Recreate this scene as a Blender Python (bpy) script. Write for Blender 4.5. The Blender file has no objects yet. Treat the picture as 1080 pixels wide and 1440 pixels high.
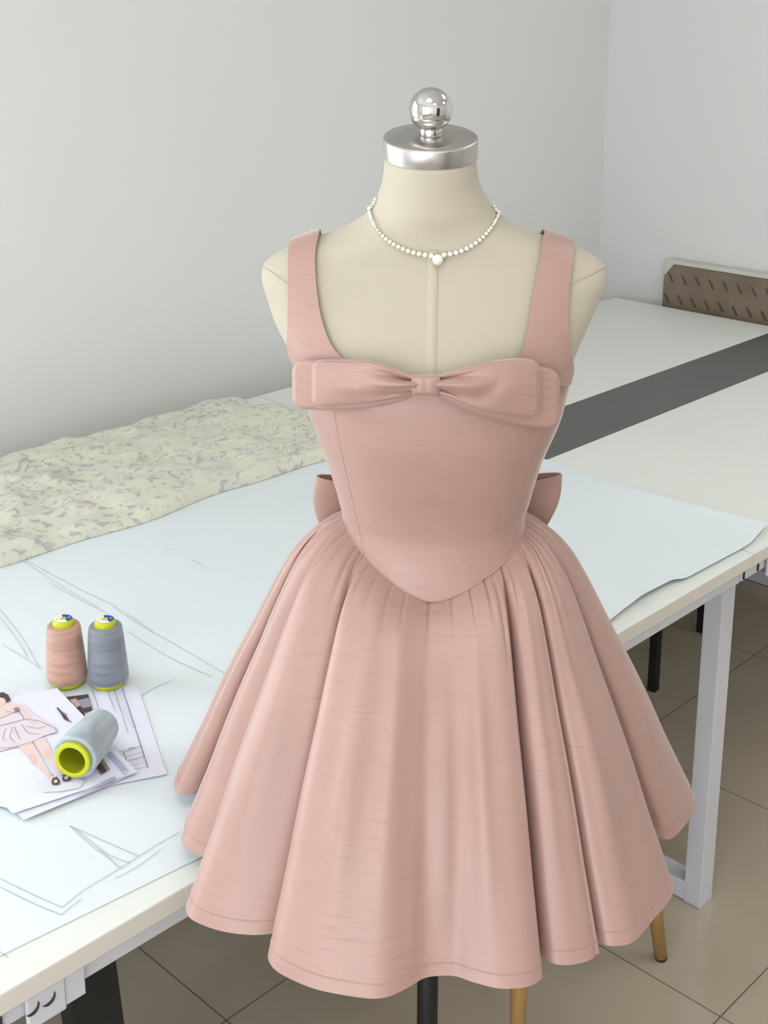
import bpy, bmesh, math, random
import numpy as np
from mathutils import Vector, Matrix
from mathutils.bvhtree import BVHTree
random.seed(7); rng = np.random.default_rng(5)
S = bpy.context.scene; COL = S.collection
PI = math.pi

# ------------------------------------------------------------------ camera
FPX, CX, CY, HOR, CAMZ = 1836.0, 540.0, 502.0, -5.0, 1.65
PITCH = math.atan((CY - HOR) / FPX)
cam = bpy.data.cameras.new('camera'); co = bpy.data.objects.new('camera', cam); COL.objects.link(co)
co.location = (0, 0, CAMZ); co.rotation_euler = (PI/2 - PITCH, 0, 0)
cam.sensor_fit = 'VERTICAL'; cam.sensor_height = 36; cam.lens = FPX/1440*36
cam.shift_y = -(720-CY)/1440
S.camera = co

# ------------------------------------------------------------------ exposure, world
S.view_settings.view_transform = 'Standard'; S.view_settings.look = 'None'
S.view_settings.gamma = 1; S.view_settings.use_curve_mapping = False
S.view_settings.exposure = -0.08
W = bpy.data.worlds.new('world'); S.world = W; W.use_nodes = True
W.node_tree.nodes['Background'].inputs[0].default_value = (0.80, 0.90, 1.0, 1)
W.node_tree.nodes['Background'].inputs[1].default_value = 1.0
# the room's own axes: u runs along the table, v across it
TH = math.radians(44.335); PHI = PI/2 - TH
U = Vector((math.sin(TH), math.cos(TH), 0)); V = Vector((-math.cos(TH), math.sin(TH), 0))
def uv(u, v, z=0.0): return U*u + V*v + Vector((0, 0, z))
WL, WR, WB, WF, CEIL = 2.365, 3.40, -1.9, -2.0, 2.75    # wall positions

def area(name, loc, target, sx, sy, power, col):
    l = bpy.data.lights.new(name, 'AREA'); l.shape = 'RECTANGLE'; l.size = sx; l.size_y = sy
    l.energy = power; l.color = col
    o = bpy.data.objects.new(name, l); COL.objects.link(o); o.location = loc
    o.rotation_euler = (Vector(target)-Vector(loc)).to_track_quat('-Z', 'Y').to_euler()
    return o
# window lights: unseen end window added as frontal fill, side window as daylight
WIN1 = dict(v0=-1.9, v1=0.9, z0=0.35, z1=2.5)      # unseen window in the u- end wall, placed for frontal fill
WIN2 = dict(u0=-1.5, u1=0.35, z0=0.6, z1=2.4)     # in the table's wall, left of the frame
area('daylight_end', uv(WB-0.25, -0.5, 1.45), uv(2, 0.1, 1.30), 2.75, 2.1, 72, (0.95, 0.975, 1.0))
area('daylight_side', uv(-0.575, WL+0.25, 1.5), uv(-0.45, 0, 1.3), 1.85, 1.75, 52, (0.95, 0.975, 1.0))
LAMPS = [(0.1, -1.1), (2.4, -1.1), (0.1, 0.35), (2.4, 0.35)]
LAMP_E = 7.2

# ------------------------------------------------------------------ pixel -> place helpers (surveying the photograph)
def ray(x, y):
    a = (x-CX)/FPX; b = (y-CY)/FPX
    return Vector((a, math.cos(PITCH)-b*math.sin(PITCH), -math.sin(PITCH)-b*math.cos(PITCH)))
O = Vector((0, 0, CAMZ))
def onz(x, y, z): d = ray(x, y); return O + d*((z-CAMZ)/d.z)
def ony(x, y, Y): d = ray(x, y); return O + d*(Y/d.y)
def toUV(p): return (p.dot(U), p.dot(V))

# ------------------------------------------------------------------ materials
def srgb(r, g, b):
    f = lambda c: (c/255/12.92) if c/255 <= 0.04045 else ((c/255+0.055)/1.055)**2.4
    return (f(r), f(g), f(b), 1)
class NT:
    def __init__(s, name):
        s.m = bpy.data.materials.new(name); s.m.use_nodes = True
        s.t = s.m.node_tree; s.n = s.t.nodes; s.p = s.n['Principled BSDF']
    def add(s, typ, **kw):
        n = s.n.new(typ)
        for k, v in kw.items(): setattr(n, k, v)
        return n
    def link(s, a, b): s.t.links.new(a, b)
    def coords(s, kind='Object', scale=(1, 1, 1), loc=(0, 0, 0)):
        c = s.add('ShaderNodeTexCoord'); m = s.add('ShaderNodeMapping')
        m.inputs['Scale'].default_value = scale; m.inputs['Location'].default_value = loc
        s.link(c.outputs[kind], m.inputs['Vector']); return m.outputs[0]
    def noise(s, vec, scale, detail=3, rough=0.5):
        n = s.add('ShaderNodeTexNoise'); n.inputs['Scale'].default_value = scale
        n.inputs['Detail'].default_value = detail; n.inputs['Roughness'].default_value = rough
        s.link(vec, n.inputs['Vector']); return n.outputs[0]
    def ramp(s, fac, stops):
        r = s.add('ShaderNodeValToRGB'); e = r.color_ramp.elements
        while len(e) < len(stops): e.new(0.5)
        for k, (p, c) in enumerate(stops): e[k].position = p; e[k].color = c
        s.link(fac, r.inputs[0]); return r.outputs[0]
    def mix(s, fac, a, b, blend='MIX'):
        m = s.add('ShaderNodeMix', data_type='RGBA', blend_type=blend)
        for sock, val in ((m.inputs[0], fac), (m.inputs[6], a), (m.inputs[7], b)):
            if isinstance(val, (int, float)): sock.default_value = val
            elif isinstance(val, tuple): sock.default_value = val
            else: s.link(val, sock)
        return m.outputs[2]
    def bump(s, h, strength=0.2, dist=0.001):
        b = s.add('ShaderNodeBump'); b.inputs['Strength'].default_value = strength
        b.inputs['Distance'].default_value = dist; s.link(h, b.inputs['Height'])
        s.link(b.outputs[0], s.p.inputs['Normal']); return b
    def set(s, **kw):
        for k, v in kw.items():
            i = s.p.inputs[k.replace('_', ' ')]
            if hasattr(v, 'is_output') or isinstance(v, bpy.types.NodeSocket): s.link(v, i)
            else: i.default_value = v
        return s
def plain(name, col, rough=0.5, metal=0.0, var=0.05, scale=6, bump=0.0, bscale=200, **kw):
    t = NT(name); v = t.coords()
    n = t.noise(v, scale)
    dark = tuple(c*(1-var) for c in col[:3])+(1,); lite = tuple(min(1, c*(1+var)) for c in col[:3])+(1,)
    t.set(Base_Color=t.ramp(n, [(0.3, dark), (0.7, lite)]), Roughness=rough, Metallic=metal)
    if bump: t.bump(t.noise(v, bscale), bump)
    t.set(**kw); return t.m

M = {}
M['wall'] = plain('wall_paint', srgb(226, 226, 225), 0.85, var=0.012, scale=2.2, bump=0.08, bscale=90)
M['ceiling'] = plain('ceiling_paint', srgb(235, 235, 232), 0.9, var=0.01)
M['base'] = plain('skirting_tile', srgb(120, 110, 98), 0.3)
M['laminate'] = plain('white_laminate', srgb(226, 230, 224), 0.42, var=0.012, scale=3)
M['edge'] = plain('laminate_edge', srgb(214, 208, 198), 0.5, var=0.02)
M['strip'] = plain('dark_grey_laminate', srgb(84, 85, 84), 0.42, var=0.05, scale=14)
M['steel_white'] = plain('white_powder_coat', srgb(206, 206, 212), 0.38, var=0.03, scale=8)
M['black'] = plain('black_powder_coat', srgb(9, 10, 11), 0.55, var=0.15, scale=60)
M['dark_slot'] = plain('dark_slot', srgb(50, 48, 46), 0.6)
M['wood'] = None
M['chrome'] = plain('polished_steel', srgb(205, 203, 200), 0.06, 1.0, var=0.0)
M['plastic_green'] = plain('lime_plastic', srgb(186, 192, 22), 0.35, var=0.05)
M['plastic_dark'] = plain('olive_plastic_inside', srgb(160, 166, 24), 0.5, var=0.05)  # lime plastic of the hollow core, its inner shade mixed into the colour
M['label_white'] = plain('label_white', srgb(238, 238, 226), 0.5, var=0.01)
M['label_blue'] = plain('label_blue', srgb(30, 70, 150), 0.5, var=0.05)
M['label_mark'] = plain('label_mark', srgb(120, 130, 150), 0.5)
M['label_gold'] = plain('label_gold', srgb(150, 140, 60), 0.5)
M['paper'] = plain('pattern_paper', srgb(222, 230, 233), 0.7, var=0.012, scale=3)
M['sheet'] = plain('office_paper', srgb(226, 228, 242), 0.6, var=0.008)
M['pencil'] = plain('pencil_line', srgb(188, 194, 196), 0.7, var=0.12, scale=40)
M['glass'] = plain('window_glass', (0.9, 0.95, 0.95, 1), 0.02, Transmission_Weight=1.0, IOR=1.02)
M['frame_white'] = plain('window_frame_white', srgb(225, 225, 225), 0.4)
M['door'] = plain('dark_door', srgb(46, 38, 34), 0.5, var=0.15)
M['foam'] = plain('foam_corner', srgb(206, 203, 192), 0.8, var=0.04)
M['seat'] = plain('white_seat', srgb(215, 212, 205), 0.5)
M['pearl'] = plain('pearl', srgb(226, 220, 208), 0.16, var=0.02, Coat_Weight=0.6)
M['bead'] = plain('silver_bead', srgb(225, 222, 214), 0.15, 0.75, var=0.02)
for k, c in dict(ink=(70, 66, 76), skin=(228, 204, 200), hair=(78, 62, 66), gown=(224, 212, 220), gown_line=(150, 128, 138),
                 shoe=(80, 72, 74), wash=(221, 223, 234), photo_dark=(74, 66, 70), photo_mid=(150, 148, 160), photo_skin=(196, 170, 160),
                 photo_brown=(150, 140, 128), photo_blue=(170, 184, 206), brush=(176, 172, 196), blush=(230, 192, 186)).items():
    M[k] = plain('print_'+k, srgb(*c), 0.6, var=0.03, scale=60)

t = NT('light_wood'); v = t.coords(scale=(40, 40, 3)); n = t.noise(v, 1.0, 4)
t.set(Base_Color=t.ramp(n, [(0.3, srgb(150, 116, 62)), (0.7, srgb(182, 146, 88))]), Roughness=0.4); M['wood'] = t.m
# brushed cap: turned rings
t = NT('brushed_steel'); v = t.coords(); n = t.noise(v, 30)
t.set(Base_Color=srgb(188, 184, 180), Metallic=1.0, Roughness=0.26, Anisotropic=0.85)
tg = t.add('ShaderNodeTangent', direction_type='RADIAL', axis='Z'); t.link(tg.outputs[0], t.p.inputs['Tangent']); M['brushed'] = t.m
# lamp
t = NT('lamp_diffuser'); t.set(Base_Color=(1, 1, 1, 1), Emission_Color=(1.0, 0.975, 0.94, 1), Emission_Strength=LAMP_E); M['lamp'] = t.m
# floor tiles
t = NT('floor_tile'); c = t.add('ShaderNodeTexCoord'); sp = t.add('ShaderNodeSeparateXYZ'); t.link(c.outputs['Object'], sp.inputs[0])
def mth(t, op, a, b=None):
    n = t.add('ShaderNodeMath', operation=op)
    for i, x in ((0, a), (1, b)):
        if x is None: continue
        if isinstance(x, (int, float)): n.inputs[i].default_value = x
        else: t.link(x, n.inputs[i])
    return n.outputs[0]
def dist_line(t, s, off, period):
    f = mth(t, 'FRACT', mth(t, 'DIVIDE', mth(t, 'SUBTRACT', s, off-0.5*period), period))
    return mth(t, 'MULTIPLY', mth(t, 'ABSOLUTE', mth(t, 'SUBTRACT', f, 0.5)), period)
d = mth(t, 'MINIMUM', dist_line(t, sp.outputs[0], 1.694, 0.5845), dist_line(t, sp.outputs[1], 0.866, 0.5865))
line = mth(t, 'LESS_THAN', d, 0.0012)
n = t.noise(c.outputs['Object'], 5, 5)
tile = t.ramp(n, [(0.3, srgb(178, 166, 147)), (0.7, srgb(185, 173, 154))])
t.set(Base_Color=t.mix(line, tile, srgb(92, 83, 71)), Roughness=t.mix(line, (0.13,)*3+(1,), (0.7,)*3+(1,))); M['tile'] = t.m
# pink slub taffeta (horizontal weft streaks along local z)
def taffeta(name, col, coordkind='Object', streak=(26, 26, 430)):
    t = NT(name); v = t.coords(coordkind, streak); n1 = t.noise(v, 1.0, 3, 0.6)
    v2 = t.coords(coordkind, tuple(x*2.3 for x in streak)); n2 = t.noise(v2, 1.0, 2)
    big = t.noise(t.coords(coordkind, (1, 1, 1)), 9, 2)
    dk = tuple(c*0.87 for c in col[:3])+(1,); lt = tuple(min(1, c*1.03) for c in col[:3])+(1,)
    a = t.ramp(n1, [(0.30, dk), (0.46, lt)])
    b = t.mix(t.ramp(big, [(0.35, (0, 0, 0, 1)), (0.65, (1, 1, 1, 1))]), a, tuple(c*0.97 for c in col[:3])+(1,))
    t.set(Base_Color=b, Roughness=0.43, Sheen_Weight=0.6, Sheen_Roughness=0.28, Sheen_Tint=(1.0, 0.9, 0.86, 1))
    t.p.inputs['Specular IOR Level'].default_value = 0.62
    h = mth(t, 'ADD', n1, mth(t, 'MULTIPLY', n2, 0.5)); t.bump(h, 0.22, 0.0006)
    return t.m
PINK = srgb(170, 136, 126)
M['taffeta'] = taffeta('pink_taffeta', PINK)
# linen of the dress form
t = NT('cream_linen'); n = t.noise(t.coords(), 5, 3); w1 = t.noise(t.coords(scale=(30, 30, 700)), 1.0, 2); w2 = t.noise(t.coords(scale=(700, 700, 30)), 1.0, 2)
t.set(Base_Color=t.ramp(n, [(0.3, srgb(177, 169, 151)), (0.7, srgb(185, 177, 159))]), Roughness=0.8, Sheen_Weight=0.15)
t.bump(mth(t, 'ADD', w1, w2), 0.15, 0.0005); M['linen'] = t.m
M['linen_band'] = plain('cream_tape', srgb(184, 174, 153), 0.8, var=0.02)
# floral cloth
t = NT('floral_cloth'); v = t.coords()
wob = t.noise(v, 26, 3); vv = t.add('ShaderNodeVectorMath', operation='ADD')
sc = t.add('ShaderNodeVectorMath', operation='SCALE'); t.link(wob, sc.inputs[0]); sc.inputs['Scale'].default_value = 0.03
t.link(v, vv.inputs[0]); t.link(sc.outputs[0], vv.inputs[1])
leaf = t.noise(vv.outputs[0], 78, 2, 0.45); spray = t.noise(v, 15, 3, 0.6)
mask = mth(t, 'MULTIPLY', t.ramp(leaf, [(0.54, (0, 0, 0, 1)), (0.62, (1, 1, 1, 1))]), t.ramp(spray, [(0.36, (0, 0, 0, 1)), (0.50, (1, 1, 1, 1))]))
soft = mth(t, 'MULTIPLY', t.ramp(spray, [(0.5, (0, 0, 0, 1)), (0.62, (1, 1, 1, 1))]), 0.45)
base = t.mix(soft, srgb(216, 215, 196), srgb(194, 196, 190))
t.set(Base_Color=t.mix(mth(t, 'MULTIPLY', mask, 0.55), base, srgb(140, 145, 152)), Roughness=0.85, Sheen_Weight=0.2)
t.bump(t.noise(v, 500), 0.1, 0.0005); M['floral'] = t.m
# threads
def thread(name, col):
    t = NT(name); v = t.coords(scale=(5, 5, 900)); n = t.noise(v, 1.0, 2); n2 = t.noise(t.coords(scale=(16, 16, 110)), 1.0, 2, 0.6)
    dk = tuple(c*0.82 for c in col[:3])+(1,); lt = tuple(min(1, c*1.16) for c in col[:3])+(1,)
    t.set(Base_Color=t.ramp(n2, [(0.35, dk), (0.65, lt)]), Roughness=0.42, Sheen_Weight=0.3)
    t.bump(mth(t, 'ADD', n, n2), 0.35, 0.0008); return t.m
M['thread_peach'] = thread('peach_thread', srgb(180, 141, 123))
M['thread_grey'] = thread('grey_blue_thread', srgb(122, 129, 140))
M['thread_light'] = thread('light_blue_thread', srgb(162, 175, 184))
# brown film on the board
t = NT('brown_film'); n = t.noise(t.coords(), 7, 4)
t.set(Base_Color=t.ramp(n, [(0.3, srgb(116, 102, 86)), (0.7, srgb(134, 119, 102))]), Roughness=0.3); M['film'] = t.m
M['film_mark'] = plain('film_print', srgb(84, 72, 58), 0.4, var=0.25, scale=200)

# ------------------------------------------------------------------ mesh helpers
ROOT = {}
def thing(name, label, cat, loc=(0, 0, 0), rotz=0.0, group=None):
    o = bpy.data.objects.new(name, None); COL.objects.link(o); o.empty_display_size = 0.05
    o.location = loc; o.rotation_euler = (0, 0, rotz); o['label'] = label; o['category'] = cat
    if group: o['group'] = group
    ROOT[o.name] = (Matrix.Translation(Vector(loc)) @ Matrix.Rotation(rotz, 4, 'Z')).inverted()
    return o
def part(name, bm, mats, parent=None, smooth=True, world=True, label=None):
    """link a bmesh (given in world coordinates) as one object under parent"""
    if not isinstance(mats, (list, tuple)): mats = [mats]
    inv = ROOT.get(parent.name) if parent is not None else None
    if inv is not None and world: bm.transform(inv)
    me = bpy.data.meshes.new(name); bm.to_mesh(me); bm.free()
    for m in mats: me.materials.append(m)
    for p in me.polygons: p.use_smooth = smooth
    o = bpy.data.objects.new(name, me); COL.objects.link(o)
    if parent is not None:
        o.parent = parent
        ROOT[o.name] = inv          # sub-parts share the thing's frame
    if label: o['label'] = label
    return o
def tag(o, label, cat, group=None):
    o['label'] = label; o['category'] = cat
    if group: o['group'] = group
    return o
def struct(o): o['kind'] = 'structure'; return o
def mod_bevel(o, w, seg=2):
    m = o.modifiers.new('bevel', 'BEVEL'); m.width = w; m.segments = seg; m.limit_method = 'ANGLE'; m.angle_limit = 0.6
    for p in o.data.polygons: p.use_smooth = True
    n = o.modifiers.new('wn', 'WEIGHTED_NORMAL'); return o
def mod_solid(o, th, off=-1):
    m = o.modifiers.new('solid', 'SOLIDIFY'); m.thickness = th; m.offset = off; e_ = o.modifiers.new('crisp', 'EDGE_SPLIT'); e_.split_angle = math.radians(55); return o
def mod_sub(o, n=1):
    m = o.modifiers.new('sub', 'SUBSURF'); m.levels = n; m.render_levels = n; return o
def NB(): return bmesh.new()
def add_box(bm, u0, u1, v0, v1, z0, z1, f=uv, mi=0, side=0):
    p = [bm.verts.new(f(a, b, c)) for c in (z0, z1) for b in (v0, v1) for a in (u0, u1)]
    for k, q in enumerate(((0, 2, 3, 1), (4, 5, 7, 6), (0, 1, 5, 4), (2, 6, 7, 3), (0, 4, 6, 2), (1, 3, 7, 5))):
        fa = bm.faces.new([p[i] for i in q]); fa.material_index = mi if k < 2 else max(mi, side)
    return bm
def boxm(*a, **k): return add_box(NB(), *a, **k)
def grid(bm, P, closed_u=False, closed_v=False, mi=0):
    """P[i][j] points"""
    vs = [[bm.verts.new(p) for p in r] for r in P]
    n, m = len(vs), len(vs[0])
    for i in range(n if closed_u else n-1):
        for j in range(m if closed_v else m-1):
            fa = bm.faces.new((vs[i][j], vs[(i+1) % n][j], vs[(i+1) % n][(j+1) % m], vs[i][(j+1) % m])); fa.material_index = mi
    return vs
def cap(bm, ring, mi=0, flip=False):
    f = bm.faces.new(ring[::-1] if flip else ring); f.material_index = mi; return f
def lathe(bm, prof, T=Matrix(), n=48, mi=0, caps=True):
    rings = []
    for r, z in prof:
        rings.append([bm.verts.new(T @ Vector((r*math.cos(2*PI*k/n), r*math.sin(2*PI*k/n), z))) for k in range(n)])
    for a, b in zip(rings[:-1], rings[1:]):
        for k in range(n):
            f = bm.faces.new((a[k], a[(k+1) % n], b[(k+1) % n], b[k])); f.material_index = mi
    if caps:
        cap(bm, rings[0], mi, True); cap(bm, rings[-1], mi)
    return rings
def tube(bm, pts, r, n=8, mi=0, closed=False):
    pts = [Vector(p) for p in pts]; N = len(pts); rings = []; up = None
    for i, p in enumerate(pts):
        a = pts[(i-1) % N] if (closed or i > 0) else p; b = pts[(i+1) % N] if (closed or i < N-1) else p
        d = (b-a).normalized()
        if up is None: up = d.orthogonal().normalized()
        up = (up - d*up.dot(d)).normalized(); s = d.cross(up)
        rr = r[i] if isinstance(r, (list, tuple)) else r
        rings.append([bm.verts.new(p + (up*math.cos(2*PI*k/n) + s*math.sin(2*PI*k/n))*rr) for k in range(n)])
    for i in range(N if closed else N-1):
        a, b = rings[i], rings[(i+1) % N]
        for k in range(n):
            f = bm.faces.new((a[k], a[(k+1) % n], b[(k+1) % n], b[k])); f.material_index = mi
    if not closed: cap(bm, rings[0], mi, True); cap(bm, rings[-1], mi)
    return bm
def catmull(pts, n):
    P = np.array([list(p) for p in pts], float); out = []
    P2 = np.vstack([2*P[0]-P[1], P, 2*P[-1]-P[-2]])
    L = np.concatenate([[0], np.cumsum(np.linalg.norm(np.diff(P, axis=0), axis=1))])
    for s in np.linspace(0, L[-1], n):
        i = min(max(np.searchsorted(L, s)-1, 0), len(P)-2); t = (s-L[i])/(L[i+1]-L[i])
        a, b, c, d = P2[i:i+4]
        out.append(0.5*((2*b)+(-a+c)*t+(2*a-5*b+4*c-d)*t*t+(-a+3*b-3*c+d)*t**3))
    return out
def pchip(xs, ys, x):
    xs = np.array(xs, float); ys = np.array(ys, float)
    h = np.diff(xs); dl = np.diff(ys)/h; m = np.zeros(len(xs)); m[0] = dl[0]; m[-1] = dl[-1]
    for i in range(1, len(xs)-1):
        if dl[i-1]*dl[i] > 0:
            w1 = 2*h[i]+h[i-1]; w2 = h[i]+2*h[i-1]; m[i] = (w1+w2)/(w1/dl[i-1]+w2/dl[i])
    x = np.clip(x, xs[0], xs[-1]); i = np.clip(np.searchsorted(xs, x)-1, 0, len(xs)-2)
    t = (x-xs[i])/h[i]
    return ys[i]*(2*t**3-3*t**2+1)+h[i]*m[i]*(t**3-2*t**2+t)+ys[i+1]*(-2*t**3+3*t**2)+h[i]*m[i+1]*(t**3-t**2)

# ------------------------------------------------------------------ the room
fl = NB(); L0 = -2.2
add_box(fl, WB-0.2, WR+0.2, WF-0.2, WL+0.2, -0.08, 0.0, f=lambda a, b, c: Vector((a, b, c)))
f = part('floor', fl, M['tile'], smooth=False); f.rotation_euler = (0, 0, PHI); struct(f)
struct(part('ceiling', boxm(WB-0.2, WR+0.2, WF-0.2, WL+0.2, CEIL, CEIL+0.08), M['ceiling'], smooth=False))
struct(part('wall_right', boxm(WR, WR+0.15, WF-0.15, WL+0.15, 0, CEIL), M['wall'], smooth=False))
bm = NB(); w = WIN2; y0, y1 = WL, WL+0.15
add_box(bm, WB-0.15, w['u0'], y0, y1, 0, CEIL); add_box(bm, w['u1'], WR, y0, y1, 0, CEIL)
add_box(bm, w['u0'], w['u1'], y0, y1, 0, w['z0']); add_box(bm, w['u0'], w['u1'], y0, y1, w['z1'], CEIL)
struct(part('wall_left', bm, M['wall'], smooth=False))
bm = NB(); w = WIN1
add_box(bm, WB-0.15, WB, WF, w['v0'], 0, CEIL); add_box(bm, WB-0.15, WB, w['v1'], WL, 0, CEIL)
add_box(bm, WB-0.15, WB, w['v0'], w['v1'], 0, w['z0']); add_box(bm, WB-0.15, WB, w['v0'], w['v1'], w['z1'], CEIL)
struct(part('wall_back', bm, M['wall'], smooth=False))
struct(part('wall_front', boxm(WB-0.15, WR, WF-0.15, WF, 0, CEIL), M['wall'], smooth=False))
struct(part('baseboard_right', boxm(WR-0.012, WR, WF, WL, 0, 0.09), M['base'], smooth=False))
struct(part('baseboard_left', boxm(WB, WR-0.012, WL-0.012, WL, 0, 0.09), M['base'], smooth=False))
# windows: frame with a middle post
def window(n, fbox):
    bm = NB(); fbox(bm, 'frame'); o = struct(part('window_%d' % n, bm, M['frame_white'], smooth=False))
w = WIN1; bm = NB(); a, b = WB-0.11, WB-0.05
for v0, v1, z0, z1 in ((w['v0'], w['v0']+.05, w['z0'], w['z1']), (w['v1']-.05, w['v1'], w['z0'], w['z1']), (-0.525, -0.475, w['z0'], w['z1']),
                       (w['v0'], w['v1'], w['z0'], w['z0']+.05), (w['v0'], w['v1'], w['z1']-.05, w['z1'])): add_box(bm, a, b, v0, v1, z0, z1)
struct(part('window_1', bm, M['frame_white'], smooth=False))  # frame of the added fill window
w = WIN2; bm = NB(); a, b = WL+0.05, WL+0.11
for u0, u1, z0, z1 in ((w['u0'], w['u0']+.05, w['z0'], w['z1']), (w['u1']-.05, w['u1'], w['z0'], w['z1']), (-0.6, -0.55, w['z0'], w['z1']),
                       (w['u0'], w['u1'], w['z0'], w['z0']+.05), (w['u0'], w['u1'], w['z1']-.05, w['z1'])): add_box(bm, u0, u1, a, b, z0, z1)
struct(part('window_2', bm, M['frame_white'], smooth=False))
struct(part('door_1', boxm(0.2, 1.05, WF, WF+0.04, 0, 2.05), M['door'], smooth=False))
for k, (lu, lv) in enumerate(LAMPS):
    t_ = thing('ceiling_light', 'square white ceiling light panel above the room', 'ceiling light', uv(lu, lv, CEIL-0.03), PHI, 'ceiling light panels')
    bm = NB()
    for (a, b, c, d) in ((-.31, .31, -.31, -.29), (-.31, .31, .29, .31), (-.31, -.29, -.29, .29), (.29, .31, -.29, .29)):
        add_box(bm, lu+a, lu+b, lv+c, lv+d, CEIL-0.03, CEIL)
    part('frame', bm, M['frame_white'], t_, False)
    part('diffuser', boxm(lu-.29, lu+.29, lv-.29, lv+.29, CEIL-0.022, CEIL-0.004), M['lamp'], t_, False)

# ------------------------------------------------------------------ work tables
V0, VS0, VS1, V1 = 0.968, 1.50, 1.69, 2.25
def work_table(u0, u1, label, last=False, bracket=False):
    t_ = thing('work_table', label, 'table', uv(u0, V0, 0), PHI, 'white work tables in a row')
    g = 0.0008
    for nm, a, b in (('front_top', V0, VS0), ('back_top', VS1, V1)):
        o = part(nm, boxm(u0+g, u1-g, a, b, 0.726, 0.75, side=1), [M['laminate'], M['edge']], t_, False); mod_bevel(o, 0.0018)
    o = part('centre_strip', boxm(u0+g, u1-g, VS0, VS1, 0.726, 0.7495), M['strip'], t_, False, label='dark grey inlaid strip')
    for a, b in ((V0+0.022, V0+0.062), (V1-0.062, V1-0.022)):
        o = part('rail', boxm(u0+0.002, u1-0.002, a, b, 0.690, 0.726), M['steel_white'], t_, False); mod_bevel(o, 0.002)
    for e in ([u0+0.024] + ([u1-0.07] if last else [])):
        for a in (1.033, 2.135):
            o = part('leg', boxm(e, e+0.043, a, a+0.036, 0.0, 0.690), M['steel_white'], t_, False); mod_bevel(o, 0.002)
        o = part('foot_bar', boxm(e, e+0.043, 1.069, 2.135, 0.002, 0.042), M['steel_white'], t_, False); mod_bevel(o, 0.002)
        o = part('cross_bar', boxm(e, e+0.05, V0+0.062, V1-0.062, 0.6905, 0.7255), M['steel_white'], t_, False)
        # joint clips under the rail
        for q in (-0.018, 0.030):
            o = part('clip', boxm(e+q, e+q+0.0025, V0+0.019, V0+0.024, 0.694, 0.72), M['dark_slot'], t_, False)
        b_ = part('bracket', boxm(e+0.056, e+0.100, V0+0.014, V0+0.020, 0.676, 0.726), M['steel_white'], t_, False); mod_bevel(b_, 0.003, 3)
        for q in (0.060, 0.078):
            pts = [uv(e+q+0.0085*math.cos(th), V0+0.0135, 0.704+0.0085*math.sin(th)) for th in np.linspace(-2.2, 0.25, 9)]
            part('bolt_slot', tube(NB(), pts, [0.0004, .0011, .0016, .0018, .0018, .0016, .0013, .001, .0004], 6), M['dark_slot'], b_)
        part('bracket_edge', boxm(e+0.100, e+0.122, V0+0.016, V0+0.0215, 0.680, 0.726), M['steel_white'], t_, False)
work_table(-1.02, 0.43, 'white work table, leftmost of the row, past the left edge of the photo')
work_table(0.43, 1.88, 'white work table behind the dress, carrying the thread cones and floral cloth')
work_table(1.88, 3.33, 'white work table at right with an exposed dark grey centre strip', last=True)

# ------------------------------------------------------------------ dress form torso
XC, YC = 0.052, 1.30
# z, xc, half width, front depth, back depth, roundness
SEC = [(0.84, .053, .125, .100, .095, 2.1), (0.92, .053, .132, .112, .10, 2.1), (1.00, .053, .121, .102, .09, 2.15), (1.06, .053, .104, .090, .072, 2.2),
       (1.117, .0525, .0935, .080, .062, 2.25), (1.137, .0530, .0975, .083, .062, 2.3), (1.187, .0525, .1105, .098, .066, 2.35), (1.233, .0530, .1270, .110, .072, 2.35),
       (1.262, .0520, .1345, .112, .076, 2.3), (1.289, .0510, .1420, .108, .08, 2.3), (1.33, .0490, .1600, .088, .082, 2.4), (1.355, .0500, .1690, .073, .08, 2.5),
       (1.376, .0505, .1745, .062, .074, 2.6), (1.388, .0505, .1725, .057, .066, 2.4), (1.396, .0505, .1640, .054, .060, 2.3), (1.408, .0495, .1400, .053, .056, 2.2), (1.420, .0485, .1060, .053, .055, 2.1),
       (1.431, .0485, .0800, .054, .054, 2.0), (1.444, .0485, .0625, .055, .052, 2.0), (1.458, .0475, .0540, .052, .049, 2.0), (1.476, .0462, .0475, .048, .046, 2.0), (1.500, .0455, .0445, .0455, .0445, 2.0)]
SEC = np.array(SEC)
def sect(z): return [float(pchip(SEC[:, 0], SEC[:, k], z)) for k in range(1, 6)]
TILT = math.tan(math.radians(11.5))
def torso_pt(th, z, off=0.0):
    xc, a, bf, bb, n = sect(z)
    c, s = math.cos(th), math.sin(th)
    b = bf if s < 0 else bb
    x = xc + (a+off)*math.copysign(abs(c)**(2/n), c); y = YC + (b+off)*math.copysign(abs(s)**(2/n), s)
    k = min(max((z-1.425)/0.075, 0), 1); k = k*k*(3-2*k)
    y -= 0.012*k
    return Vector((x, y, z + (y-(YC-0.012))*TILT*k))
form = thing('dress_form', 'cream linen dress form with steel neck cap wearing the pink dress', 'dress form', (XC, YC, 0))
NT_, ZS = 120, list(np.linspace(0.84, 1.36, 60)) + list(np.linspace(1.364, 1.46, 56)) + list(np.linspace(1.465, 1.5, 10))
bm = NB()
P = [[torso_pt(2*PI*k/NT_, z) for k in range(NT_)] for z in ZS]
vs = grid(bm, P, closed_v=True); cap(bm, vs[0], flip=True); cap(bm, vs[-1])
bmesh.ops.recalc_face_normals(bm, faces=bm.faces[:]); bm.normal_update(); TBVH = BVHTree.FromBMesh(bm)
torso = part('torso', bm, M['linen'], form)
def hit(x, y, bvh=None):
    d = ray(x, y).normalized(); r = (bvh or TBVH).ray_cast(O, d)
    return r[0], (r[1] if r[1] is None or r[1].dot(d) < 0 else -r[1])
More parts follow.
